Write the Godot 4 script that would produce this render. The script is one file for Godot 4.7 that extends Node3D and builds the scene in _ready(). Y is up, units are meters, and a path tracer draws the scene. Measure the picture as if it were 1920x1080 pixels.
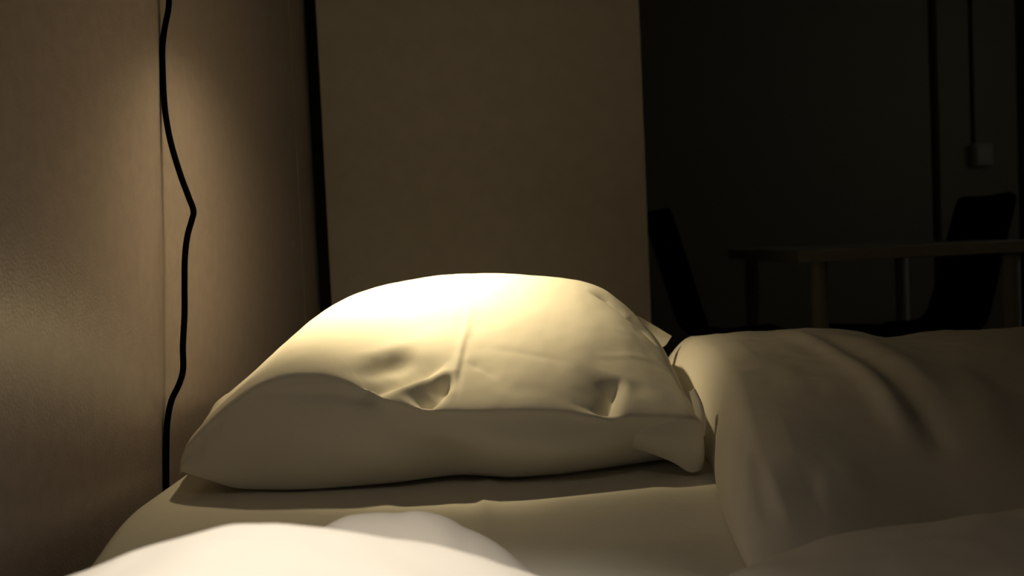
extends Node3D
# A bed at night, seen from mattress height: a plump pillow under a wall reading lamp, folded duvets,
# and a dark room with a table and two chairs beyond.

const UPV := Vector3.UP
var used := {}


func _ready() -> void:
	set_camera()
	set_environment()
	make_materials()
	# each lamp throws a narrow reflector beam and a weak wide spill past the rim of its shade
	reading_lamp(Vector3(-0.25, 1.22, -1.33), Vector3(0.118, -0.48, -0.055), 33.5, 1.22, 68.0, 0.172, WARM, "white reading lamp on the wall over the pillow")
	reading_lamp(Vector3(-0.10, 1.28, -0.47), Vector3(-0.03, -1.0, -0.07), 28.0, 0.52, 60.0, 0.03, SOFT, "white reading lamp on the wall over the front duvet")
	room_shell()
	bed()
	pillow()
	side_duvet()
	front_duvet()
	cord()
	far_furniture()


# ---------------------------------------------------------------- camera and light
const WARM := Color(1.0, 0.90, 0.69)
const SOFT := Color(1.0, 0.95, 0.875)


func set_camera() -> void:
	var cam := Camera3D.new()
	cam.name = "camera"
	add_child(cam)
	var at := CameraAttributesPhysical.new()
	at.frustum_focal_length = 40.0
	at.frustum_focus_distance = 1.18
	at.exposure_aperture = 7.0
	at.frustum_near = 0.02
	at.frustum_far = 50.0
	cam.attributes = at
	cam.keep_aspect = Camera3D.KEEP_HEIGHT
	var pitch := deg_to_rad(2.5)
	var fw := Vector3(0, -sin(pitch), -cos(pitch))
	var r0 := Vector3.RIGHT
	var u0 := r0.cross(fw)
	var roll := 0.045
	var r := r0 * cos(roll) - u0 * sin(roll)
	var u := r0 * sin(roll) + u0 * cos(roll)
	cam.transform = Transform3D(Basis(r, u, -fw), Vector3(0, 0.8, 0))
	cam.current = true
	print("fov ", cam.fov)


func set_environment() -> void:
	var we := WorldEnvironment.new()
	we.name = "environment"
	var e := Environment.new()
	e.background_mode = Environment.BG_COLOR
	e.background_color = Color(0.60, 0.62, 0.58)
	e.tonemap_mode = Environment.TONE_MAPPER_LINEAR
	e.tonemap_exposure = 1.0
	e.sdfgi_enabled = true
	e.ssao_enabled = true
	e.ssil_enabled = true
	we.environment = e
	add_child(we)


# ---------------------------------------------------------------- materials
var M := {}


func noise_image(size: int, freq: float, seed_: int, octaves: int = 4, type := FastNoiseLite.TYPE_SIMPLEX_SMOOTH) -> ImageTexture:
	var n := FastNoiseLite.new()
	n.noise_type = type
	n.seed = seed_
	n.frequency = freq
	n.fractal_octaves = octaves
	var img := n.get_seamless_image(size, size)
	img.convert(Image.FORMAT_L8)
	return ImageTexture.create_from_image(img)


func mottled(size: int, freq: float, seed_: int, a: Color, b: Color) -> ImageTexture:
	var n := FastNoiseLite.new()
	n.seed = seed_
	n.frequency = freq
	n.fractal_octaves = 4
	var src := n.get_seamless_image(size, size)
	var img := Image.create(size, size, false, Image.FORMAT_RGB8)
	for y in size:
		for x in size:
			img.set_pixel(x, y, a.lerp(b, src.get_pixel(x, y).r))
	return ImageTexture.create_from_image(img)


func mat(called: String, col: Color, rough: float, spec := 0.5) -> StandardMaterial3D:
	var m := StandardMaterial3D.new()
	m.resource_name = called
	m.albedo_color = col
	m.roughness = rough
	m.metallic_specular = spec
	M[called] = m
	return m


func relief(m: StandardMaterial3D, tex: Texture2D, cm: float, tiles_per_m: float) -> void:
	m.heightmap_enabled = true
	m.heightmap_texture = tex
	m.heightmap_scale = cm
	m.uv1_triplanar = true
	m.uv1_world_triplanar = true
	m.uv1_scale = Vector3.ONE * tiles_per_m


func make_materials() -> void:
	var peel := noise_image(512, 0.055, 11, 3)
	var cloth := noise_image(512, 0.02, 7, 5)
	var m := mat("wall_paint", Color.WHITE, 0.36, 0.5)
	m.albedo_texture = mottled(256, 0.02, 5, Color(0.615, 0.565, 0.55), Color(0.655, 0.605, 0.59))
	relief(m, peel, 0.022, 6.5)
	m = mat("room_paint", Color(0.60, 0.57, 0.50), 0.7, 0.4)
	relief(m, peel, 0.02, 2.0)
	m = mat("ceiling_paint", Color(0.62, 0.58, 0.52), 0.85, 0.3)
	m = mat("floor_boards", Color.WHITE, 0.5, 0.4)
	m.albedo_texture = mottled(256, 0.03, 9, Color(0.20, 0.15, 0.11), Color(0.27, 0.20, 0.15))
	m.uv1_triplanar = true
	m.uv1_world_triplanar = true
	m = mat("linen", Color(0.91, 0.895, 0.85), 0.85, 0.35)
	relief(m, cloth, 0.03, 5.0)
	m.rim_enabled = true
	m.rim = 0.15
	m = mat("duvet_linen", Color(0.91, 0.89, 0.855), 0.85, 0.35)
	relief(m, cloth, 0.05, 3.0)
	m.rim_enabled = true
	m.rim = 0.15
	m = mat("mattress_ticking", Color(0.75, 0.73, 0.68), 0.9, 0.3)
	m = mat("panel_board", Color.WHITE, 0.6, 0.4)
	m.albedo_texture = mottled(256, 0.015, 21, Color(0.755, 0.73, 0.72), Color(0.785, 0.76, 0.75))
	relief(m, cloth, 0.008, 4.0)
	m = mat("trim_paint", Color(0.67, 0.635, 0.61), 0.6, 0.4)
	m = mat("black_metal", Color(0.02, 0.02, 0.02), 0.55, 0.3)
	m = mat("black_rubber", Color(0.012, 0.011, 0.011), 0.85, 0.12)
	m = mat("black_plastic", Color(0.018, 0.018, 0.019), 0.75, 0.2)
	m = mat("white_laminate", Color(0.72, 0.71, 0.67), 0.6, 0.4)
	m = mat("pale_plastic", Color(0.74, 0.72, 0.67), 0.5, 0.4)
	m = mat("lamp_enamel", Color(0.82, 0.80, 0.76), 0.4, 0.5)
	m = mat("dark_wood", Color(0.15, 0.105, 0.08), 0.6, 0.4)
	m = mat("dark_door", Color(0.10, 0.09, 0.08), 0.6, 0.4)
	m = mat("window_glass", Color(0.9, 0.95, 0.93, 0.08), 0.02, 0.5)
	m.transparency = BaseMaterial3D.TRANSPARENCY_ALPHA
	m = mat("bulb_glow", Color(1, 0.95, 0.85), 0.4, 0.3)
	m.emission_enabled = true
	m.emission = WARM
	m.emission_energy_multiplier = 1.5


# ---------------------------------------------------------------- building helpers
func numbered(called: String) -> String:
	if not used.has(called):
		used[called] = 0
		return called
	used[called] += 1
	return "%s_%03d" % [called, used[called]]


func tag(o: Node3D, label: String, category: String, group := "") -> void:
	o.set_meta("label", label)
	o.set_meta("category", category)
	if group != "":
		o.set_meta("group", group)


func thing(called: String, at: Vector3, label: String, category: String, group := "") -> Node3D:
	var o := Node3D.new()
	o.name = numbered(called)
	add_child(o)
	o.position = at
	tag(o, label, category, group)
	return o


func part(called: String, mesh: Mesh, m: String, parent: Node3D = null) -> MeshInstance3D:
	var o := MeshInstance3D.new()
	o.mesh = mesh
	o.material_override = M[m]
	if parent == null:
		o.name = numbered(called)
		add_child(o)
	else:
		o.name = called
		parent.add_child(o, true)
	return o


func structure(called: String, mesh: Mesh, m: String, at := Vector3.ZERO) -> MeshInstance3D:
	var o := part(called, mesh, m)
	o.position = at
	o.set_meta("kind", "structure")
	return o


# A box with chamfered edges, centred on its middle.
func chamfer_box(s: Vector3, c: float) -> ArrayMesh:
	var h := s * 0.5
	var st := SurfaceTool.new()
	st.begin(Mesh.PRIMITIVE_TRIANGLES)
	st.set_smooth_group(-1)
	for ax in 3:
		for sg in [-1.0, 1.0]:
			var b := (ax + 1) % 3
			var d := (ax + 2) % 3
			var q := []
			for k in [[-1, -1], [1, -1], [1, 1], [-1, 1]]:
				var p := Vector3.ZERO
				p[ax] = sg * h[ax]
				p[b] = k[0] * (h[b] - c)
				p[d] = k[1] * (h[d] - c)
				q.append(p)
			var n := Vector3.ZERO
			n[ax] = sg
			poly(st, q, n)
	for ax in 3:
		var b := (ax + 1) % 3
		var d := (ax + 2) % 3
		for sb in [-1.0, 1.0]:
			for sd in [-1.0, 1.0]:
				var q := []
				for k in [[-1, 0], [1, 0], [1, 1], [-1, 1]]:
					var p := Vector3.ZERO
					p[ax] = k[0] * (h[ax] - c)
					p[b] = sb * (h[b] - (c if k[1] == 1 else 0.0))
					p[d] = sd * (h[d] - (0.0 if k[1] == 1 else c))
					q.append(p)
				var n := Vector3.ZERO
				n[b] = sb
				n[d] = sd
				poly(st, q, n)
	for sx in [-1.0, 1.0]:
		for sy in [-1.0, 1.0]:
			for sz in [-1.0, 1.0]:
				var q := [Vector3(sx * h.x, sy * (h.y - c), sz * (h.z - c)), Vector3(sx * (h.x - c), sy * h.y, sz * (h.z - c)), Vector3(sx * (h.x - c), sy * (h.y - c), sz * h.z)]
				poly(st, q, Vector3(sx, sy, sz))
	st.generate_normals()
	return st.commit()


func poly(st: SurfaceTool, q: Array, n: Vector3) -> void:
	var g: Vector3 = (q[1] - q[0]).cross(q[2] - q[0])
	var r := q.duplicate()
	if g.dot(n) > 0:
		r.reverse()
	for k in range(1, r.size() - 1):
		st.add_vertex(r[0])
		st.add_vertex(r[k])
		st.add_vertex(r[k + 1])


# A smooth surface through rows x columns of points. wrap joins the last column to the first, caps closes the first and last rows.
func skin(rows: Array, wrap: bool, caps: bool, middle: Vector3) -> ArrayMesh:
	var nr := rows.size()
	var nc: int = rows[0].size()
	var v := PackedVector3Array()
	for r in rows:
		v.append_array(r)
	var idx := PackedInt32Array()
	var cols := nc if wrap else nc - 1
	for i in nr - 1:
		for j in cols:
			var a := i * nc + j
			var b := i * nc + (j + 1) % nc
			var c := (i + 1) * nc + (j + 1) % nc
			var d := (i + 1) * nc + j
			idx.append_array(PackedInt32Array([a, b, c, a, c, d]))
	if caps:
		for e in [0, nr - 1]:
			var mid := Vector3.ZERO
			for j in nc:
				mid += v[e * nc + j]
			v.append(mid / nc)
			var mi := v.size() - 1
			for j in cols:
				var a: int = e * nc + j
				var b: int = e * nc + (j + 1) % nc
				idx.append_array(PackedInt32Array([mi, b, a] if e == 0 else [mi, a, b]))
	# which way does it face: compare the volume's sign about the middle
	var vol := 0.0
	for t in range(0, idx.size(), 3):
		vol += (v[idx[t]] - middle).dot((v[idx[t + 1]] - middle).cross(v[idx[t + 2]] - middle))
	if vol > 0.0:   # counter-clockwise outwards: turn it, front faces run clockwise
		for t in range(0, idx.size(), 3):
			var s := idx[t + 1]
			idx[t + 1] = idx[t + 2]
			idx[t + 2] = s
	var nrm := PackedVector3Array()
	nrm.resize(v.size())
	for t in range(0, idx.size(), 3):
		var n := (v[idx[t + 2]] - v[idx[t]]).cross(v[idx[t + 1]] - v[idx[t]])
		nrm[idx[t]] += n
		nrm[idx[t + 1]] += n
		nrm[idx[t + 2]] += n
	for k in nrm.size():
		nrm[k] = nrm[k].normalized()
	var arr := []
	arr.resize(Mesh.ARRAY_MAX)
	arr[Mesh.ARRAY_VERTEX] = v
	arr[Mesh.ARRAY_NORMAL] = nrm
	arr[Mesh.ARRAY_INDEX] = idx
	var mesh := ArrayMesh.new()
	mesh.add_surface_from_arrays(Mesh.PRIMITIVE_TRIANGLES, arr)
	return mesh


# A round profile turned about the y axis: points are (radius, height).
func lathe(profile: Array, n := 32) -> ArrayMesh:
	var rows := []
	var mid := 0.0
	for p in profile:
		var r := PackedVector3Array()
		for k in n:
			var a := TAU * k / n
			r.append(Vector3(cos(a) * p.x, p.y, sin(a) * p.x))
		rows.append(r)
		mid += p.y
	return skin(rows, true, true, Vector3(0, mid / profile.size(), 0))


func tube(pts: Array, radius: float, sides := 10, step := 6) -> ArrayMesh:
	var line := []
	for k in pts.size() - 1:
		for i in step:
			line.append(catmull(pts[maxi(k - 1, 0)], pts[k], pts[k + 1], pts[mini(k + 2, pts.size() - 1)], float(i) / step))
	line.append(pts[-1])
	var rows := []
	var side := Vector3(0.3, 0.1, 1.0).normalized()
	for k in line.size():
		var t: Vector3 = (line[mini(k + 1, line.size() - 1)] - line[maxi(k - 1, 0)]).normalized()
		side = (side - t * side.dot(t)).normalized()
		var up := t.cross(side)
		var r := PackedVector3Array()
		for j in sides:
			var a := TAU * j / sides
			r.append(line[k] + (side * cos(a) + up * sin(a)) * radius)
		rows.append(r)
	# a long bent tube: judge its facing from its first ring alone
	var mesh := skin(rows, true, true, Vector3.ZERO)
	return mesh


func catmull(p0: Vector3, p1: Vector3, p2: Vector3, p3: Vector3, t: float) -> Vector3:
	var a := maxf(sqrt(p0.distance_to(p1)), 1e-5)
	var b := maxf(sqrt(p1.distance_to(p2)), 1e-5)
	var c := maxf(sqrt(p2.distance_to(p3)), 1e-5)
	var m1 := ((p1 - p0) / a - (p2 - p0) / (a + b) + (p2 - p1) / b) * b
	var m2 := ((p2 - p1) / b - (p3 - p1) / (b + c) + (p3 - p2) / c) * b
	var t2 := t * t
	var t3 := t2 * t
	return p1 * (2 * t3 - 3 * t2 + 1) + m1 * (t3 - 2 * t2 + t) + p2 * (3 * t2 - 2 * t3) + m2 * (t3 - t2)


# The point of a left-to-right curve at the share u of its width.
func along(c: Array, u: float) -> Vector3:
	var x: float = c[0].x + (c[-1].x - c[0].x) * u
	var k := 0
	while k < c.size() - 2 and c[k + 1].x < x:
		k += 1
	var p0: Vector3 = c[maxi(k - 1, 0)]
	var p1: Vector3 = c[k]
	var p2: Vector3 = c[k + 1]
	var p3: Vector3 = c[mini(k + 2, c.size() - 1)]
	var w := p2.x - p1.x
	var t := (x - p1.x) / w
	var m1 := (p2 - p0) / maxf(p2.x - p0.x, 1e-6) * w
	var m2 := (p3 - p1) / maxf(p3.x - p1.x, 1e-6) * w
	var t2 := t * t
	var t3 := t2 * t
	return p1 * (2 * t3 - 3 * t2 + 1) + m1 * (t3 - 2 * t2 + t) + p2 * (3 * t2 - 2 * t3) + m2 * (t3 - t2)


# Height of a curve of Vector2(x, y) at x, smooth and flat beyond its ends.
func level(c: Array, x: float) -> float:
	if x <= c[0].x:
		return c[0].y
	if x >= c[-1].x:
		return c[-1].y
	var k := 0
	while k < c.size() - 2 and c[k + 1].x < x:
		k += 1
	var t: float = (x - c[k].x) / (c[k + 1].x - c[k].x)
	var y0: float = c[maxi(k - 1, 0)].y
	var y3: float = c[mini(k + 2, c.size() - 1)].y
	return cubic_interpolate(c[k].y, c[k + 1].y, y0, y3, t)


# How far a crease lifts (or sinks) a point: [points, half width, lift, share of its length over which it tapers]
func crease_at(creases: Array, p: Vector3, flat := false) -> float:
	var sum := 0.0
	for c in creases:
		var pts: Array = c[0]
		var w: float = c[1]
		var q := p
		var best := 1e9
		var where := 0.0
		var near := Vector3.ZERO
		for k in pts.size() - 1:
			var a: Vector3 = pts[k]
			var b: Vector3 = pts[k + 1]
			if flat:
				a.y = 0.0
				b.y = 0.0
				q.y = 0.0
			var ab := b - a
			var t := clampf((q - a).dot(ab) / ab.length_squared(), 0.0, 1.0)
			var d := q.distance_to(a + ab * t)
			if d < best:
				best = d
				near = a + ab * t
				where = (k + t) / (pts.size() - 1)
		var sharp := 2.0
		if c.size() > 4:
			sharp = 1.5
			if (q - near).dot(c[4]) > 0.0:
				w = c[5]
		if best < w * 3.5:
			var taper: float = c[3]
			var f := minf(1.0, minf(where / taper + 0.05, (1.0 - where) / taper + 0.05))
			sum += c[2] * exp(-pow(best / w, sharp)) * smoothstep(0.0, 1.0, f)
	return sum


# ---------------------------------------------------------------- lamps
func reading_lamp(mouth: Vector3, aim: Vector3, beam_angle: float, beam: float, spill_angle: float, spill: float, tint: Color, label: String) -> void:
	var t := thing("reading_lamp", mouth, label, "lamp", "wall reading lamps")
	var y := -aim.normalized()
	var x := y.cross(Vector3.FORWARD).normalized()
	var head := Transform3D(Basis(x, y, x.cross(y)), Vector3.ZERO)
	var shade := part("lamp_shade", lathe([Vector2(0.036, 0.0), Vector2(0.0345, 0.001), Vector2(0.033, 0.03), Vector2(0.026, 0.055), Vector2(0.018, 0.066), Vector2(0.018, 0.095), Vector2(0.015, 0.100), Vector2(0.019, 0.1005), Vector2(0.0215, 0.096), Vector2(0.0215, 0.067), Vector2(0.029, 0.0565), Vector2(0.0365, 0.031), Vector2(0.038, 0.001)], 40), "lamp_enamel", t)
	shade.transform = head
	var bulb := part("bulb", lathe([Vector2(0.004, 0.018), Vector2(0.012, 0.020), Vector2(0.0155, 0.030), Vector2(0.014, 0.042), Vector2(0.009, 0.055), Vector2(0.008, 0.066)], 24), "bulb_glow", t)
	bulb.transform = head
	var joint := y * 0.08
	var dx := -0.475 - mouth.x
	part("arm", tube([joint, joint + Vector3(dx * 0.3, 0.05, 0), Vector3(dx * 0.75, joint.y + 0.06, 0), Vector3(dx + 0.012, joint.y + 0.06, 0)], 0.006), "lamp_enamel", t)
	var plate := part("wall_plate", lathe([Vector2(0.034, 0.0), Vector2(0.034, 0.010), Vector2(0.028, 0.016), Vector2(0.006, 0.017)], 32), "lamp_enamel", t)
	plate.transform = Transform3D(Basis(Vector3.DOWN, Vector3.RIGHT, Vector3.BACK), Vector3(dx, joint.y + 0.06, 0))
	for k in 2:
		var l := SpotLight3D.new()
		l.name = "lamp_beam" if k == 0 else "lamp_spill"
		l.light_color = tint
		l.light_energy = beam if k == 0 else spill
		l.light_size = 0.024
		l.spot_angle = beam_angle if k == 0 else spill_angle
		l.spot_angle_attenuation = 1.0
		l.spot_range = 8.0
		l.spot_attenuation = 2.0
		l.shadow_enabled = true
		t.add_child(l)
		l.position = -y * 0.004
		l.look_at_from_position(mouth - y * 0.004, mouth - (y if k == 0 else Vector3(0, 1, 0.22).normalized()), Vector3.BACK)


# ---------------------------------------------------------------- the room
func box_between(a: Vector3, b: Vector3) -> ArrayMesh:
	return chamfer_box(b - a, 0.0015)


func wall(called: String, a: Vector3, b: Vector3, m: String) -> MeshInstance3D:
	return structure(called, box_between(a, b), m, (a + b) * 0.5)


func room_shell() -> void:
	var top := 2.5
	wall("floor", Vector3(-0.6, -0.1, -5.2), Vector3(3.6, 0.0, 1.8), "floor_boards")
	wall("ceiling", Vector3(-0.6, top, -5.2), Vector3(3.6, top + 0.1, 1.8), "ceiling_paint")
	wall("wall_left", Vector3(-0.595, 0, -2.192), Vector3(-0.475, top, 1.7), "wall_paint")
	wall("wall_left", Vector3(-0.595, 0, -5.1), Vector3(-0.485, top, -2.204), "wall_paint")
	wall("trim", Vector3(-0.485, 0, -2.36), Vector3(-0.4768, top, -2.204), "trim_paint").name = "trim_1"
	# right wall with a window that lets in a little night sky
	wall("wall_right", Vector3(3.4, 0, -5.1), Vector3(3.5, top, -3.9), "room_paint")
	wall("wall_right", Vector3(3.4, 0, -2.3), Vector3(3.5, top, 1.7), "room_paint")
	wall("wall_right", Vector3(3.4, 0, -3.9), Vector3(3.5, 0.9, -2.3), "room_paint")
	wall("wall_right", Vector3(3.4, 2.1, -3.9), Vector3(3.5, top, -2.3), "room_paint")
	var win := wall("window", Vector3(3.445, 0.9, -3.9), Vector3(3.449, 2.1, -2.3), "window_glass")
	win.name = "window_1"
	for k in 3:
		part("window_frame", chamfer_box(Vector3(0.06, 1.2, 0.05), 0.004), "pale_plastic", win).position = Vector3(0, 0, -0.775 + 0.775 * k)
	for k in 2:
		part("window_frame", chamfer_box(Vector3(0.06, 0.05, 1.6), 0.004), "pale_plastic", win).position = Vector3(0, -0.575 + 1.15 * k, 0)
	wall("wall_front", Vector3(-0.6, 0, 1.7), Vector3(3.5, top, 1.8), "room_paint")
	# the far wall: a wide face, a narrow joint, a pier, then the dark door
	wall("wall_back", Vector3(-0.5, 0, -5.1), Vector3(2.205, top, -5.0), "room_paint")
	wall("wall_back", Vector3(2.24, 0, -5.1), Vector3(2.645, top, -4.985), "room_paint")
	wall("wall_back", Vector3(2.2, 0, -5.2), Vector3(2.25, top, -5.06), "dark_door")
	wall("wall_back", Vector3(2.645, 2.1, -5.1), Vector3(3.4, top, -5.0), "room_paint")
	var d := wall("door", Vector3(2.645, 0.005, -5.16), Vector3(3.4, 2.1, -5.1), "dark_door")
	d.name = "door_1"
	for k in 2:
		var pnl := part("panel", chamfer_box(Vector3(0.5, 0.75, 0.012), 0.004), "dark_door", d)
		pnl.position = Vector3(0, -0.5 + 0.95 * k, 0.036)
	var hd := part("door_handle", tube([Vector3(-0.32, -0.02, 0.03), Vector3(-0.32, -0.02, 0.075), Vector3(-0.31, -0.02, 0.08), Vector3(-0.21, -0.02, 0.08)], 0.009), "black_metal", d)
	hd.position.z = 0.0
	# a surface socket with its cable run on the pier
	var box := thing("wall_socket", Vector3(2.448, 1.16, -4.985), "small pale surface socket box high on the dark far wall", "socket")
	part("housing", chamfer_box(Vector3(0.10, 0.115, 0.045), 0.006), "pale_plastic", box).position = Vector3(0, 0, 0.0225)
	part("cover", chamfer_box(Vector3(0.078, 0.085, 0.010), 0.003), "pale_plastic", box).position = Vector3(0, 0, 0.049)
	var run := part("cable_trunking", chamfer_box(Vector3(0.014, 1.27, 0.012), 0.003), "dark_door")
	run.position = Vector3(2.415, 1.855, -4.979)
	tag(run, "narrow dark cable trunking running down the far wall to the socket", "trunking")


# ---------------------------------------------------------------- the bed
func bed() -> void:
	# the upright board behind the pillow and a black strip standing in for the shade of the wall gap
	var board := part("partition_board", chamfer_box(Vector3(0.786, 2.2, 0.03), 0.002), "panel_board")
	board.position = Vector3(-0.053, 1.1, -2.375)
	tag(board, "plain tall beige board standing upright behind the pillow", "board")
	var gap_strip := part("dark_gap_strip", chamfer_box(Vector3(0.027, 2.3, 0.04), 0.003), "black_metal")
	gap_strip.position = Vector3(-0.4597, 1.15, -2.38)
	tag(gap_strip, "slim black strip standing in for the dark gap between the wall trim and the beige board", "gap_strip")

	var base := thing("bed_base", Vector3(0.36, 0, -0.45), "dark wooden bed base under the mattress", "bed")
	part("platform", chamfer_box(Vector3(1.60, 0.10, 2.50), 0.008), "dark_wood", base).position = Vector3(0, 0.255, 0)
	for sx in [-1, 1]:
		for sz in [-1, 1]:
			part("leg", chamfer_box(Vector3(0.07, 0.205, 0.07), 0.005), "dark_wood", base).position = Vector3(sx * 0.72, 0.1025, sz * 1.15)

	var mt := thing("mattress", Vector3(0.36, 0.305, -0.45), "mattress wearing a smooth white fitted sheet, under the pillow and duvets", "mattress")
	part("core", chamfer_box(Vector3(1.60, 0.205, 2.50), 0.035), "mattress_ticking", mt).position = Vector3(0, 0.1028, 0)

	# fitted sheet: rises over the left side, runs across, drops over the right side
	var n := FastNoiseLite.new()
	n.seed = 31
	n.frequency = 3.0
	n.fractal_octaves = 3
	var ridges := [
		[[Vector3(-0.0390, 0, -1.16), Vector3(-0.0397, 0, -1.083), Vector3(-0.038, 0, -0.93), Vector3(-0.03, 0, -0.70)], 0.007, 0.0035, 0.1],
		[[Vector3(0.02, 0, -0.93), Vector3(0.10, 0, -0.95), Vector3(0.20, 0, -0.99)], 0.02, 0.003, 0.3],
		[[Vector3(0.0, 0, -1.00), Vector3(0.09, 0, -1.03), Vector3(0.19, 0, -1.07)], 0.03, 0.004, 0.3],
		[[Vector3(0.04, 0, -0.86), Vector3(0.12, 0, -0.86), Vector3(0.2, 0, -0.88)], 0.025, 0.004, 0.3],
	]
	var rows := []
	var nz := 200
	for i in nz + 1:
		var z := -1.703 + 2.506 * i / nz
		var x0 := -0.452 + 0.045 * smoothstep(-1.12, -0.80, z) * (1.0 - smoothstep(-0.3, 0.2, z))
		var x1 := 1.165
		var r := PackedVector3Array()
		var rad := 0.020
		r.append(Vector3(x0, 0.33, z))
		r.append(Vector3(x0, 0.42, z))
		for k in 8:
			var a := PI * 0.5 * k / 7
			r.append(Vector3(x0 + rad - rad * cos(a), 0.5195 - rad + rad * sin(a), z))
		for k in range(1, 180):
			var x := lerpf(x0 + rad, x1 - rad, k / 180.0)
			var p := Vector3(x, 0.5195, z)
			p.y += crease_at(ridges, p, true) + 0.0025 * n.get_noise_2d(x, z)
			r.append(p)
		for k in 8:
			var a := PI * 0.5 * (1.0 - k / 7.0)
			r.append(Vector3(x1 - rad + rad * cos(a), 0.5195 - rad + rad * sin(a), z))
		r.append(Vector3(x1, 0.42, z))
		r.append(Vector3(x1, 0.33, z))
		rows.append(r)
	part("fitted_sheet", skin(rows, false, false, Vector3(0.36, 0.2, -0.45)), "linen", mt).position = -mt.position


# ---------------------------------------------------------------- the pillow
const SEAM := [Vector3(-0.4032, 0.5621, -1.1300), Vector3(-0.3907, 0.5843, -1.1250), Vector3(-0.3670, 0.6070, -1.1200), Vector3(-0.3293, 0.6376, -1.1150), Vector3(-0.2958, 0.6556, -1.1100), Vector3(-0.2667, 0.6640, -1.1070), Vector3(-0.2354, 0.6648, -1.1050), Vector3(-0.2134, 0.6611, -1.1020), Vector3(-0.1946, 0.6552, -1.0980), Vector3(-0.1756, 0.6472, -1.0920), Vector3(-0.1571, 0.6379, -1.0870), Vector3(-0.1330, 0.6269, -1.0840), Vector3(-0.1029, 0.6203, -1.0830), Vector3(-0.0425, 0.6157, -1.0830), Vector3(0.0180, 0.6142, -1.0830), Vector3(0.0543, 0.6097, -1.0850), Vector3(0.0847, 0.6029, -1.0880), Vector3(0.1409, 0.5982, -1.1000), Vector3(0.1989, 0.5904, -1.1150), Vector3(0.2138, 0.5841, -1.1220)]
const CROWN := [Vector3(-0.4474, 0.5787, -1.4000), Vector3(-0.4355, 0.5940, -1.4000), Vector3(-0.4126, 0.6102, -1.4000), Vector3(-0.3719, 0.6398, -1.4000), Vector3(-0.3309, 0.6733, -1.4000), Vector3(-0.2941, 0.7037, -1.4000), Vector3(-0.2499, 0.7298, -1.4000), Vector3(-0.2022, 0.7472, -1.4000), Vector3(-0.1550, 0.7568, -1.4000), Vector3(-0.1080, 0.7617, -1.4000), Vector3(-0.0535, 0.7623, -1.4000), Vector3(0.0009, 0.7591, -1.4000), Vector3(0.0552, 0.7528, -1.4000), Vector3(0.1016, 0.7452, -1.4000), Vector3(0.1322, 0.7321, -1.4000), Vector3(0.1549, 0.7139, -1.4000), Vector3(0.1787, 0.6910, -1.4100), Vector3(0.1997, 0.6664, -1.4100), Vector3(0.2176, 0.6404, -1.4100)]
const FOOT := [Vector3(-0.4013, 0.5510, -1.1280), Vector3(-0.3848, 0.5458, -1.1250), Vector3(-0.3632, 0.5378, -1.1250), Vector3(-0.3399, 0.5279, -1.1300), Vector3(-0.3091, 0.5240, -1.1323), Vector3(-0.2628, 0.5240, -1.1242), Vector3(-0.2251, 0.5240, -1.1249), Vector3(-0.1507, 0.5240, -1.1369), Vector3(-0.0753, 0.5240, -1.1600), Vector3(-0.0103, 0.5240, -1.1372), Vector3(0.0475, 0.5240, -1.1423), Vector3(0.1074, 0.5240, -1.1638), Vector3(0.1769, 0.5240, -1.1906), Vector3(0.2134, 0.5303, -1.1700)]


func pillow_section(u: float) -> Array:
	var b := along(FOOT, u)
	var s := along(SEAM, u)
	var c := along(CROWN, u)
	var t := minf(1.0, u / 0.42)
	var q := minf(1.0, (1.0 - u) / 0.25)
	var e := t * t * (3.0 - 2.0 * t) * sqrt(maxf(1.0 - (1.0 - q) * (1.0 - q), 0.0))
	var lift := b.y - 0.524
	var soft := 1.0 - smoothstep(0.30, 0.45, u)   # the seam is slack on the left, pinched on the right
	return [b, (b + s) * 0.5 + Vector3(0, 0, 0.018 * e + 0.004), s + Vector3(0, -0.007 - 0.003 * e - 0.007 * soft, -0.003 + 0.005 * soft), s,
		s + (c - s) * 0.3 + Vector3(0, 0.014 * e, 0.010 * e), s + (c - s) * 0.62 + Vector3(0, 0.021 * e, 0), c,
		c + Vector3(0, -0.012 - 0.045 * e, -0.13), Vector3(c.x, c.y * 0.35 + 0.364, -1.60), Vector3(c.x * 0.98, 0.526 + lift, -1.56), Vector3((b.x + c.x) * 0.5, 0.524 + lift, -1.34)]


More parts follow.
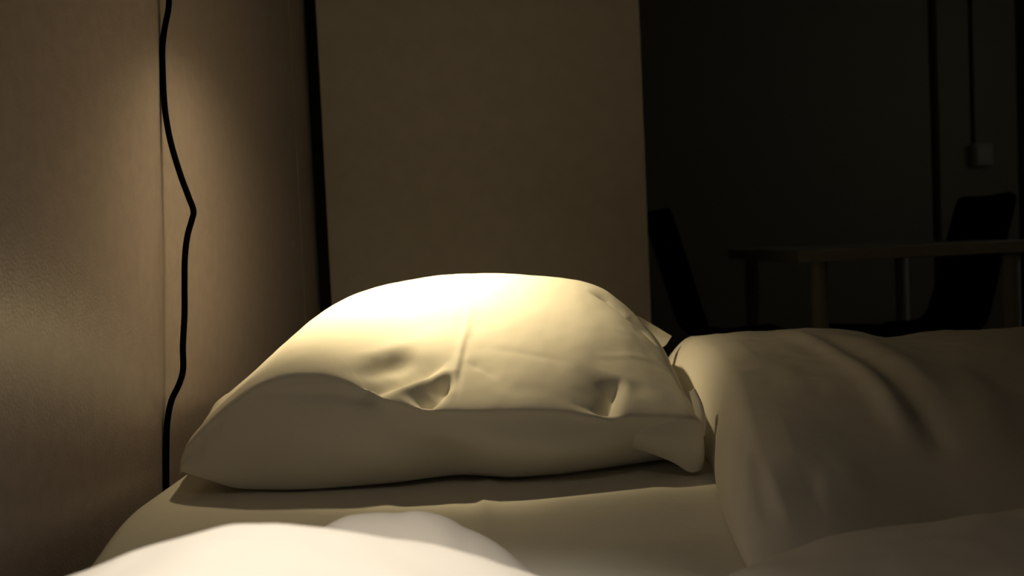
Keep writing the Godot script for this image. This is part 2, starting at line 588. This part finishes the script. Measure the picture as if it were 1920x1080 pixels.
func pillow() -> void:
	# each fold: points, width, depth, taper, then (for lopsided folds) the way to its steeper lit side and the width there
	var folds := [
		# the pressed crease down the middle
		[[Vector3(-0.054, 0.728, -1.280), Vector3(-0.061, 0.695, -1.207), Vector3(-0.067, 0.668, -1.156), Vector3(-0.074, 0.645, -1.118), Vector3(-0.078, 0.624, -1.087)], 0.0055, 0.0026, 0.35],
		[[Vector3(-0.058, 0.695, -1.207), Vector3(-0.063, 0.668, -1.156), Vector3(-0.068, 0.645, -1.118), Vector3(-0.071, 0.624, -1.087)], 0.0045, -0.0016, 0.35],
		# pinched folds along the front seam
		[[Vector3(-0.186, 0.636, -1.078), Vector3(-0.166, 0.641, -1.089), Vector3(-0.146, 0.647, -1.105), Vector3(-0.124, 0.655, -1.126), Vector3(-0.099, 0.662, -1.143), Vector3(-0.074, 0.669, -1.158)], 0.026, -0.0165, 0.3, Vector3(0.35, -0.7, 0.5), 0.012],
		[[Vector3(-0.311, 0.641, -1.115), Vector3(-0.251, 0.640, -1.107), Vector3(-0.202, 0.637, -1.102), Vector3(-0.151, 0.625, -1.087)], 0.005, -0.004, 0.3],
		[[Vector3(-0.200, 0.672, -1.130), Vector3(-0.169, 0.675, -1.150), Vector3(-0.146, 0.680, -1.169), Vector3(-0.118, 0.687, -1.187)], 0.013, 0.004, 0.4],
		[[Vector3(-0.155, 0.636, -1.091), Vector3(-0.124, 0.644, -1.106), Vector3(-0.100, 0.651, -1.121), Vector3(-0.078, 0.660, -1.140)], 0.009, 0.006, 0.3],
		[[Vector3(-0.108, 0.617, -1.083), Vector3(-0.101, 0.627, -1.088), Vector3(-0.090, 0.633, -1.097), Vector3(-0.081, 0.643, -1.113), Vector3(-0.075, 0.656, -1.135)], 0.018, -0.017, 0.25, Vector3(0.9, -0.3, 0.2), 0.007],
		[[Vector3(0.105, 0.596, -1.090), Vector3(0.108, 0.606, -1.096), Vector3(0.112, 0.615, -1.108), Vector3(0.118, 0.626, -1.126), Vector3(0.126, 0.638, -1.151)], 0.025, -0.019, 0.25, Vector3(1.0, -0.1, 0.1), 0.007],
		[[Vector3(0.146, 0.632, -1.153), Vector3(0.146, 0.623, -1.136), Vector3(0.143, 0.613, -1.118)], 0.014, -0.0025, 0.45],
		[[Vector3(-0.205, 0.656, -1.100), Vector3(-0.165, 0.661, -1.125), Vector3(-0.140, 0.668, -1.145), Vector3(-0.112, 0.676, -1.165)], 0.013, -0.007, 0.4],
		# slack cloth to the right of the crease
		[[Vector3(-0.063, 0.665, -1.152), Vector3(-0.039, 0.657, -1.139), Vector3(-0.017, 0.646, -1.122)], 0.012, -0.0032, 0.4, Vector3(0.2, -0.8, 0.5), 0.007],
		[[Vector3(-0.049, 0.679, -1.177), Vector3(-0.003, 0.671, -1.166), Vector3(0.047, 0.660, -1.155), Vector3(0.075, 0.649, -1.149)], 0.007, -0.0012, 0.4],
		[[Vector3(-0.049, 0.657, -1.139), Vector3(-0.004, 0.634, -1.104), Vector3(0.038, 0.629, -1.102)], 0.012, -0.0018, 0.4],
		[[Vector3(0.100, 0.704, -1.265), Vector3(0.086, 0.671, -1.191), Vector3(0.072, 0.645, -1.140), Vector3(0.043, 0.624, -1.096)], 0.024, 0.003, 0.4],
		[[Vector3(0.097, 0.660, -1.176), Vector3(0.128, 0.658, -1.188), Vector3(0.177, 0.646, -1.226)], 0.006, 0.0007, 0.3],
		[[Vector3(-0.161, 0.689, -1.186), Vector3(-0.110, 0.703, -1.220), Vector3(-0.071, 0.707, -1.230)], 0.020, -0.002, 0.4],
		[[Vector3(0.104, 0.734, -1.341), Vector3(0.132, 0.719, -1.333), Vector3(0.155, 0.696, -1.318), Vector3(0.177, 0.676, -1.320), Vector3(0.194, 0.655, -1.308)], 0.016, -0.008, 0.3, Vector3(-0.7, -0.5, 0.5), 0.006],
		# the slack front face and the gathered left corner
		[[Vector3(-0.170, 0.615, -1.089), Vector3(-0.135, 0.593, -1.087), Vector3(-0.102, 0.564, -1.102), Vector3(-0.067, 0.534, -1.135)], 0.028, -0.013, 0.35],
		[[Vector3(-0.02, 0.56, -1.10), Vector3(0.06, 0.565, -1.10), Vector3(0.14, 0.57, -1.12)], 0.025, 0.006, 0.4],
		[[Vector3(-0.365, 0.606, -1.119), Vector3(-0.354, 0.606, -1.120), Vector3(-0.344, 0.604, -1.117)], 0.004, -0.004, 0.3],
		[[Vector3(-0.371, 0.601, -1.121), Vector3(-0.377, 0.579, -1.121), Vector3(-0.383, 0.562, -1.119)], 0.007, -0.003, 0.4],
	]
	var counts := [16, 12, 5, 52, 46, 40, 16, 12, 8, 4, 4]
	var ns := 360
	var n := FastNoiseLite.new()
	n.seed = 4
	n.frequency = 9.0
	n.fractal_octaves = 3
	var rows := []
	for i in ns + 1:
		var u := float(i) / ns
		var ring := pillow_section(u)
		var m := ring.size()
		var r := PackedVector3Array()
		for k in m:
			for j in counts[k]:
				r.append(catmull(ring[(k + m - 1) % m], ring[k], ring[(k + 1) % m], ring[(k + 2) % m], float(j) / counts[k]))
		rows.append(r)
	# push the folds along the surface normal
	var nc: int = rows[0].size()
	var moved := []
	for i in ns + 1:
		var r := PackedVector3Array()
		r.resize(nc)
		for j in nc:
			var p: Vector3 = rows[i][j]
			var du: Vector3 = rows[mini(i + 1, ns)][j] - rows[maxi(i - 1, 0)][j]
			var dv: Vector3 = rows[i][(j + 1) % nc] - rows[i][(j + nc - 1) % nc]
			var nn := du.cross(dv).normalized()
			if nn.dot(p - Vector3(p.x, 0.60, -1.32)) < 0.0:
				nn = -nn
			var d := 0.0
			if j > 2 and j < 190:
				d = crease_at(folds, p) + 0.0018 * n.get_noise_3dv(p)
			r[j] = p + nn * d
			r[j].y = maxf(r[j].y, 0.5235)
		moved.append(r)
	var t := thing("pillow", Vector3(-0.1, 0.524, -1.32), "plump white pillow lit from above by the reading lamp", "pillow")
	var off := -t.position
	var body := part("pillowcase", skin(moved, true, true, Vector3(-0.1, 0.62, -1.32)), "linen", t)
	body.position = off
	# loose cloth of the open end: the hem hanging at the front corner, the ear at the side, the corner flap behind
	var hem := cloth_patch([
		[Vector3(0.095, 0.590, -1.122), Vector3(0.095, 0.575, -1.126), Vector3(0.100, 0.566, -1.132), Vector3(0.103, 0.562, -1.136)],
		[Vector3(0.140, 0.588, -1.113), Vector3(0.141, 0.574, -1.109), Vector3(0.142, 0.562, -1.113), Vector3(0.144, 0.554, -1.119)],
		[Vector3(0.176, 0.5890, -1.112), Vector3(0.177, 0.571, -1.106), Vector3(0.178, 0.553, -1.108), Vector3(0.180, 0.539, -1.114)],
		[Vector3(0.199, 0.590, -1.110), Vector3(0.199, 0.568, -1.108), Vector3(0.198, 0.545, -1.112), Vector3(0.199, 0.526, -1.116)],
		[Vector3(0.213, 0.585, -1.116), Vector3(0.2135, 0.565, -1.112), Vector3(0.214, 0.544, -1.113), Vector3(0.213, 0.527, -1.122)],
		[Vector3(0.217, 0.582, -1.13), Vector3(0.217, 0.562, -1.128), Vector3(0.217, 0.545, -1.13), Vector3(0.216, 0.53, -1.14)]], 0.0012)
	part("hem", hem, "linen", t).position = off
	var ear := cloth_patch([
		[Vector3(0.208, 0.615, -1.150), Vector3(0.211, 0.598, -1.135), Vector3(0.211, 0.580, -1.124), Vector3(0.213, 0.566, -1.120)],
		[Vector3(0.2135, 0.6175, -1.148), Vector3(0.2175, 0.602, -1.132), Vector3(0.219, 0.584, -1.123), Vector3(0.217, 0.567, -1.120)],
		[Vector3(0.214, 0.6165, -1.160), Vector3(0.2205, 0.601, -1.146), Vector3(0.2225, 0.580, -1.134), Vector3(0.220, 0.566, -1.128)]], 0.0012)
	part("case_ear", ear, "linen", t).position = off
	var flap := cloth_patch([
		[Vector3(0.172, 0.690, -1.47), Vector3(0.178, 0.668, -1.46), Vector3(0.19, 0.645, -1.45)],
		[Vector3(0.196, 0.680, -1.49), Vector3(0.200, 0.660, -1.485), Vector3(0.207, 0.638, -1.47)],
		[Vector3(0.222, 0.664, -1.50), Vector3(0.222, 0.651, -1.495), Vector3(0.222, 0.632, -1.475)],
		[Vector3(0.2465, 0.648, -1.50), Vector3(0.243, 0.643, -1.50), Vector3(0.236, 0.636, -1.49)]], 0.0012)
	part("case_flap", flap, "linen", t).position = off


# A piece of cloth with thickness through a small net of points.
func cloth_patch(net: Array, thick: float) -> ArrayMesh:
	var fine := 10
	var lines := []
	for line in net:
		var f := []
		for k in line.size() - 1:
			for i in fine:
				f.append(catmull(line[maxi(k - 1, 0)], line[k], line[k + 1], line[mini(k + 2, line.size() - 1)], float(i) / fine))
		f.append(line[-1])
		lines.append(f)
	var grid := []
	for k in lines.size() - 1:
		for i in fine:
			var r := []
			for j in lines[0].size():
				r.append(catmull(lines[maxi(k - 1, 0)][j], lines[k][j], lines[k + 1][j], lines[mini(k + 2, lines.size() - 1)][j], float(i) / fine))
			grid.append(r)
	grid.append(lines[-1])
	var rows := []
	var nr := grid.size()
	var nc: int = grid[0].size()
	for i in nr:
		var front := PackedVector3Array()
		var back := PackedVector3Array()
		for j in nc:
			var du: Vector3 = grid[mini(i + 1, nr - 1)][j] - grid[maxi(i - 1, 0)][j]
			var dv: Vector3 = grid[i][mini(j + 1, nc - 1)] - grid[i][maxi(j - 1, 0)]
			var nn := du.cross(dv).normalized()
			front.append(grid[i][j] + nn * thick)
			back.append(grid[i][j] - nn * thick)
		back.reverse()
		front.append_array(back)
		rows.append(front)
	return skin(rows, true, true, grid[nr / 2][nc / 2])


# ---------------------------------------------------------------- the duvets
func side_duvet() -> void:
	var crest := [Vector2(0.20, 0.640), Vector2(0.235, 0.6451), Vector2(0.251, 0.6517), Vector2(0.271, 0.6540), Vector2(0.352, 0.6528), Vector2(0.417, 0.6547), Vector2(0.457, 0.6537), Vector2(0.514, 0.6471), Vector2(0.554, 0.6388), Vector2(0.586, 0.6341), Vector2(0.627, 0.6355), Vector2(0.676, 0.6382), Vector2(0.732, 0.6405), Vector2(0.80, 0.640), Vector2(1.05, 0.63), Vector2(1.12, 0.61)]
	var left := [Vector2(-1.72, 0.245), Vector2(-1.45, 0.236), Vector2(-1.30, 0.237), Vector2(-1.15, 0.231), Vector2(-1.0, 0.207), Vector2(-0.90, 0.194), Vector2(-0.80, 0.185), Vector2(-0.7, 0.18)]
	var folds := [
		[[Vector3(0.385, 0, -1.43), Vector3(0.398, 0, -1.358), Vector3(0.415, 0, -1.274), Vector3(0.424, 0, -1.181), Vector3(0.425, 0, -1.099), Vector3(0.416, 0, -1.027), Vector3(0.400, 0, -0.963)], 0.016, 0.009, 0.3],
		[[Vector3(0.418, 0, -1.42), Vector3(0.440, 0, -1.348), Vector3(0.455, 0, -1.254), Vector3(0.460, 0, -1.161), Vector3(0.452, 0, -1.075), Vector3(0.438, 0, -0.996), Vector3(0.420, 0, -0.94)], 0.016, -0.008, 0.3],
		[[Vector3(0.470, 0, -1.40), Vector3(0.490, 0, -1.28), Vector3(0.495, 0, -1.17), Vector3(0.480, 0, -1.05)], 0.022, 0.006, 0.35],
		[[Vector3(0.307, 0, -1.268), Vector3(0.295, 0, -1.122), Vector3(0.279, 0, -1.0)], 0.030, -0.005, 0.4],
		[[Vector3(0.245, 0, -0.97), Vector3(0.222, 0, -0.880), Vector3(0.210, 0, -0.80)], 0.008, -0.0035, 0.35],
		[[Vector3(0.262, 0, -0.97), Vector3(0.240, 0, -0.880), Vector3(0.228, 0, -0.79)], 0.008, 0.003, 0.35],
		[[Vector3(0.285, 0, -0.93), Vector3(0.262, 0, -0.850), Vector3(0.250, 0, -0.79)], 0.008, -0.003, 0.35],
		[[Vector3(0.270, 0, -0.95), Vector3(0.262, 0, -0.893), Vector3(0.256, 0, -0.844)], 0.016, -0.004, 0.4],
		[[Vector3(0.322, 0, -0.96), Vector3(0.318, 0, -0.908), Vector3(0.312, 0, -0.850)], 0.016, 0.0025, 0.4],
		[[Vector3(0.60, 0, -1.30), Vector3(0.568, 0, -1.221), Vector3(0.529, 0, -1.075), Vector3(0.480, 0, -0.94)], 0.025, 0.005, 0.4],
	]
	var n := FastNoiseLite.new()
	n.seed = 12
	n.frequency = 6.0
	n.fractal_octaves = 4
	var nx := 220
	var nz := 150
	var rows := []
	for i in nz + 1:
		var w := float(i) / nz
		var x0 := level(left, lerpf(-1.72, -0.74, w))
		var r := PackedVector3Array()
		for k in nx + 1:
			var wide := (float(k) - 30.0) / (nx - 30.0)
			var x := x0 + 0.075 + (1.055 - x0) * wide
			if k < 30:   # even steps up the rounded left edge
				x = x0 + 0.075 * (1.0 - pow(1.0 - pow(k / 30.0, 2.6), 1.0 / 2.6))
			var zf := -0.73 - 0.15 * smoothstep(0.20, 0.42, x)
			var z := lerpf(-1.72, zf, w)
			var zn := clampf((z - zf) / (-1.43 - zf), 0.0, 1.0)
			var prof := pow(sin(zn * PI * 0.5), 0.85)
			if z < -1.43:
				var bk := (-1.43 - z) / 0.29
				prof = pow(maxf(1.0 - bk * bk, 0.0), 0.5)
			var d := clampf((x - x0) / 0.075, 0.0, 1.0)
			var d2 := clampf((1.13 - x) / 0.10, 0.0, 1.0)
			var edge := pow(1.0 - pow(1.0 - d, 2.6), 1.0 / 2.6) * pow(1.0 - pow(1.0 - d2, 2.4), 1.0 / 2.4)
			var p := Vector3(x, 0, z)
			var h := (level(crest, x) - 0.526) * prof
			h += (crease_at(folds, p, true) + 0.006 * n.get_noise_2d(x, z) * prof) * minf(1.0, prof * 3.0)
			p.y = 0.5235 + maxf(h + 0.003, 0.0) * edge
			r.append(p)
		# underside
		for k in [0.998, 0.66, 0.33, 0.002]:
			var ux := lerpf(x0, 1.13, k)
			r.append(Vector3(ux, 0.5228, lerpf(-1.72, -0.73 - 0.15 * smoothstep(0.20, 0.42, ux), w)))
		rows.append(r)
	var o := part("folded_duvet", skin(rows, true, true, Vector3(0.6, 0.56, -1.2)), "duvet_linen")
	tag(o, "folded white duvet lying in dim light to the right of the pillow", "duvet")


func front_duvet() -> void:
	var main := [Vector2(-0.46, 0.585), Vector2(-0.36, 0.602), Vector2(-0.289, 0.6215), Vector2(-0.256, 0.6304), Vector2(-0.229, 0.6396), Vector2(-0.199, 0.6486), Vector2(-0.175, 0.6541), Vector2(-0.155, 0.6555), Vector2(-0.134, 0.6546), Vector2(-0.111, 0.6520), Vector2(-0.082, 0.6463), Vector2(-0.053, 0.6384), Vector2(-0.024, 0.6288), Vector2(0.002, 0.6181), Vector2(0.030, 0.6025), Vector2(0.07, 0.585), Vector2(0.16, 0.585), Vector2(0.3, 0.60), Vector2(1.1, 0.60)]
	var bump := [Vector2(-0.25, 0.535), Vector2(-0.184, 0.5722), Vector2(-0.166, 0.5780), Vector2(-0.148, 0.5861), Vector2(-0.131, 0.5884), Vector2(-0.104, 0.5876), Vector2(-0.087, 0.5899), Vector2(-0.065, 0.5845), Vector2(-0.048, 0.5726), Vector2(-0.018, 0.5557), Vector2(0.007, 0.5390), Vector2(0.033, 0.5222), Vector2(0.06, 0.50)]
	var right := [Vector2(0.08, 0.49), Vector2(0.113, 0.5169), Vector2(0.144, 0.5307), Vector2(0.191, 0.5459), Vector2(0.247, 0.5585), Vector2(0.308, 0.5666), Vector2(0.351, 0.5712), Vector2(0.402, 0.5753), Vector2(1.1, 0.59)]
	var back := [Vector2(-0.44, -0.72), Vector2(-0.3, -0.76), Vector2(-0.2, -0.82), Vector2(-0.1, -0.855), Vector2(-0.03, -0.83), Vector2(0.03, -0.74), Vector2(0.08, -0.66), Vector2(0.115, -0.66), Vector2(0.16, -0.755), Vector2(0.24, -0.80), Vector2(0.4, -0.865), Vector2(1.1, -0.865)]
	var n := FastNoiseLite.new()
	n.seed = 22
	n.frequency = 7.0
	n.fractal_octaves = 3
	var rows := []
	var nx := 240
	var nz := 120
	for i in nx + 1:
		var x := lerpf(-0.44, 1.10, float(i) / nx)
		var zb := level(back, x)
		var r := PackedVector3Array()
		for k in nz + 1:
			var s := float(k) / nz
			var z := lerpf(zb, 0.40, s * s * 0.5 + s * 0.5)
			# main swell near the camera
			var ym := level(main, x) - 0.006
			var a := 1.0 - smoothstep(-0.54, -0.74, z)
			var h1 := 0.5265 + (ym - 0.5265) * a
			var h2 := 0.5265 + (level(bump, x) - 0.5265) * exp(-pow((z + 0.775) / 0.055, 2.0))
			var h3 := 0.5265 + (level(right, x) - 0.5265) * (1.0 - smoothstep(-0.74, -0.88, z))
			# the swells run into one another with a rounded crease
			var h := log(exp(h1 * 220.0) + exp(h2 * 220.0) + exp(h3 * 220.0)) / 220.0 - 0.002
			h += 0.004 * n.get_noise_2d(x, z)
			var d := clampf((z - zb) / 0.05, 0.0, 1.0)
			var ex := clampf((x + 0.44) / 0.06, 0.0, 1.0) * clampf((1.10 - x) / 0.06, 0.0, 1.0)
			var ef := clampf((0.40 - z) / 0.06, 0.0, 1.0)
			var edge := sqrt(1.0 - (1.0 - d) * (1.0 - d)) * sqrt(1.0 - (1.0 - ex) * (1.0 - ex)) * sqrt(1.0 - (1.0 - ef) * (1.0 - ef))
			r.append(Vector3(x, 0.5285 + maxf(h - 0.5285, 0.004) * edge, z))
		for k in [0.998, 0.66, 0.33, 0.002]:
			r.append(Vector3(x, 0.5275, lerpf(zb, 0.40, k)))
		rows.append(r)
	var o := part("rumpled_duvet", skin(rows, true, true, Vector3(0.2, 0.55, -0.3)), "duvet_linen")
	tag(o, "rumpled white duvet across the front edge, brightly lit at left", "duvet")


# ---------------------------------------------------------------- the lamp's cord
func cord() -> void:
	var pts := [Vector3(-0.468, 1.320, -1.335), Vector3(-0.464, 1.290, -1.350), Vector3(-0.4571, 1.2345, -1.3712), Vector3(-0.4605, 1.1961, -1.3659), Vector3(-0.4625, 1.1540, -1.3600), Vector3(-0.4680, 1.1260, -1.3561), Vector3(-0.4716, 1.0973, -1.3520), Vector3(-0.4713, 1.0595, -1.3467), Vector3(-0.4698, 1.0218, -1.3413), Vector3(-0.4671, 0.9955, -1.3376), Vector3(-0.4608, 0.9616, -1.3328), Vector3(-0.4480, 0.9166, -1.3264), Vector3(-0.4374, 0.8866, -1.3221), Vector3(-0.4310, 0.8665, -1.3192), Vector3(-0.4341, 0.8535, -1.3173), Vector3(-0.4394, 0.8354, -1.3146), Vector3(-0.4433, 0.8079, -1.3106), Vector3(-0.4444, 0.7703, -1.3050), Vector3(-0.4448, 0.7272, -1.2986), Vector3(-0.4474, 0.6844, -1.2922), Vector3(-0.4476, 0.6524, -1.2874), Vector3(-0.4528, 0.6350, -1.2847), Vector3(-0.4630, 0.6143, -1.2815), Vector3(-0.4689, 0.5865, -1.2773), Vector3(-0.4705, 0.5517, -1.2719), Vector3(-0.4708, 0.5066, -1.2650), Vector3(-0.4695, 0.4688, -1.2591), Vector3(-0.4695, 0.30, -1.250), Vector3(-0.4695, 0.06, -1.245), Vector3(-0.4690, 0.008, -1.225), Vector3(-0.4690, 0.0062, -1.15)]
	var o := part("lamp_cord", tube(pts, 0.0042, 10, 6), "black_rubber")
	tag(o, "thin black electric cord hanging kinked against the left wall", "cord")


# ---------------------------------------------------------------- table and chairs in the dark
func far_furniture() -> void:
	var t := thing("dining_table", Vector3(1.195, 0, -3.24), "pale square-edged table standing in the dark room", "table")
	part("table_top", chamfer_box(Vector3(0.72, 0.036, 0.90), 0.003), "white_laminate", t).position = Vector3(0, 0.732, 0)
	for sx in [-1, 1]:
		for sz in [-1, 1]:
			part("leg", lathe([Vector2(0.018, 0.0), Vector2(0.024, 0.004), Vector2(0.024, 0.70), Vector2(0.03, 0.714)], 24), "white_laminate", t).position = Vector3(sx * 0.285, 0, sz * 0.40)
	shell_chair(Vector3(0.785, 0, -3.34), -PI / 2 + 0.07, "black shell chair half hidden behind the beige board")
	shell_chair(Vector3(1.335, 0, -3.25), PI / 2, "black shell chair with its backrest rising above the right end of the table")


# A moulded one-piece chair that faces its own -z.
func shell_chair(at: Vector3, turn: float, label: String) -> void:
	var t := thing("shell_chair", at, label, "chair", "black chairs at the table")
	t.rotation.y = turn
	var prof := [Vector3(0, 0.425, -0.22), Vector3(0, 0.448, -0.20), Vector3(0, 0.447, -0.10), Vector3(0, 0.440, 0.04), Vector3(0, 0.445, 0.13), Vector3(0, 0.475, 0.175), Vector3(0, 0.55, 0.205), Vector3(0, 0.70, 0.245), Vector3(0, 0.84, 0.285), Vector3(0, 0.895, 0.300)]
	var line := []
	for k in prof.size() - 1:
		for i in 6:
			line.append(catmull(prof[maxi(k - 1, 0)], prof[k], prof[k + 1], prof[mini(k + 2, prof.size() - 1)], i / 6.0))
	line.append(prof[-1])
	for piece in 2:
		var rows := []
		var from := 0 if piece == 0 else 26
		var to := 27 if piece == 0 else line.size()
		for k in range(from, to):
			var f := float(k) / (line.size() - 1)
			var half := 0.215 if f < 0.55 else lerpf(0.215, 0.195, (f - 0.55) / 0.45)
			if f > 0.93:
				half -= 0.045 * pow((f - 0.93) / 0.07, 2.0)
			var tan: Vector3 = (line[mini(k + 1, line.size() - 1)] - line[maxi(k - 1, 0)]).normalized()
			var nn := Vector3(0, tan.z, -tan.y)
			var top := PackedVector3Array()
			var low := PackedVector3Array()
			for j in 17:
				var x := -1.0 + 2.0 * j / 16
				var bend := 0.022 * x * x * (1.0 if f > 0.3 else 0.5)
				var c: Vector3 = line[k] + Vector3(x * half, 0, 0) + nn * (bend)
				top.append(c + nn * 0.005)
				low.append(c - nn * 0.005)
			low.reverse()
			top.append_array(low)
			rows.append(top)
		var mid: Vector3 = line[(from + to) / 2]
		part("seat" if piece == 0 else "backrest", skin(rows, true, true, mid), "black_plastic", t)
	for sx in [-1, 1]:
		for sz in [-1, 1]:
			var foot := Vector3(sx * 0.20, 0.006, sz * 0.20)
			part("leg", tube([foot, foot.lerp(Vector3(sx * 0.13, 0.42, sz * 0.10), 0.5), Vector3(sx * 0.13, 0.428, sz * 0.10)], 0.011, 12, 4), "black_metal", t)
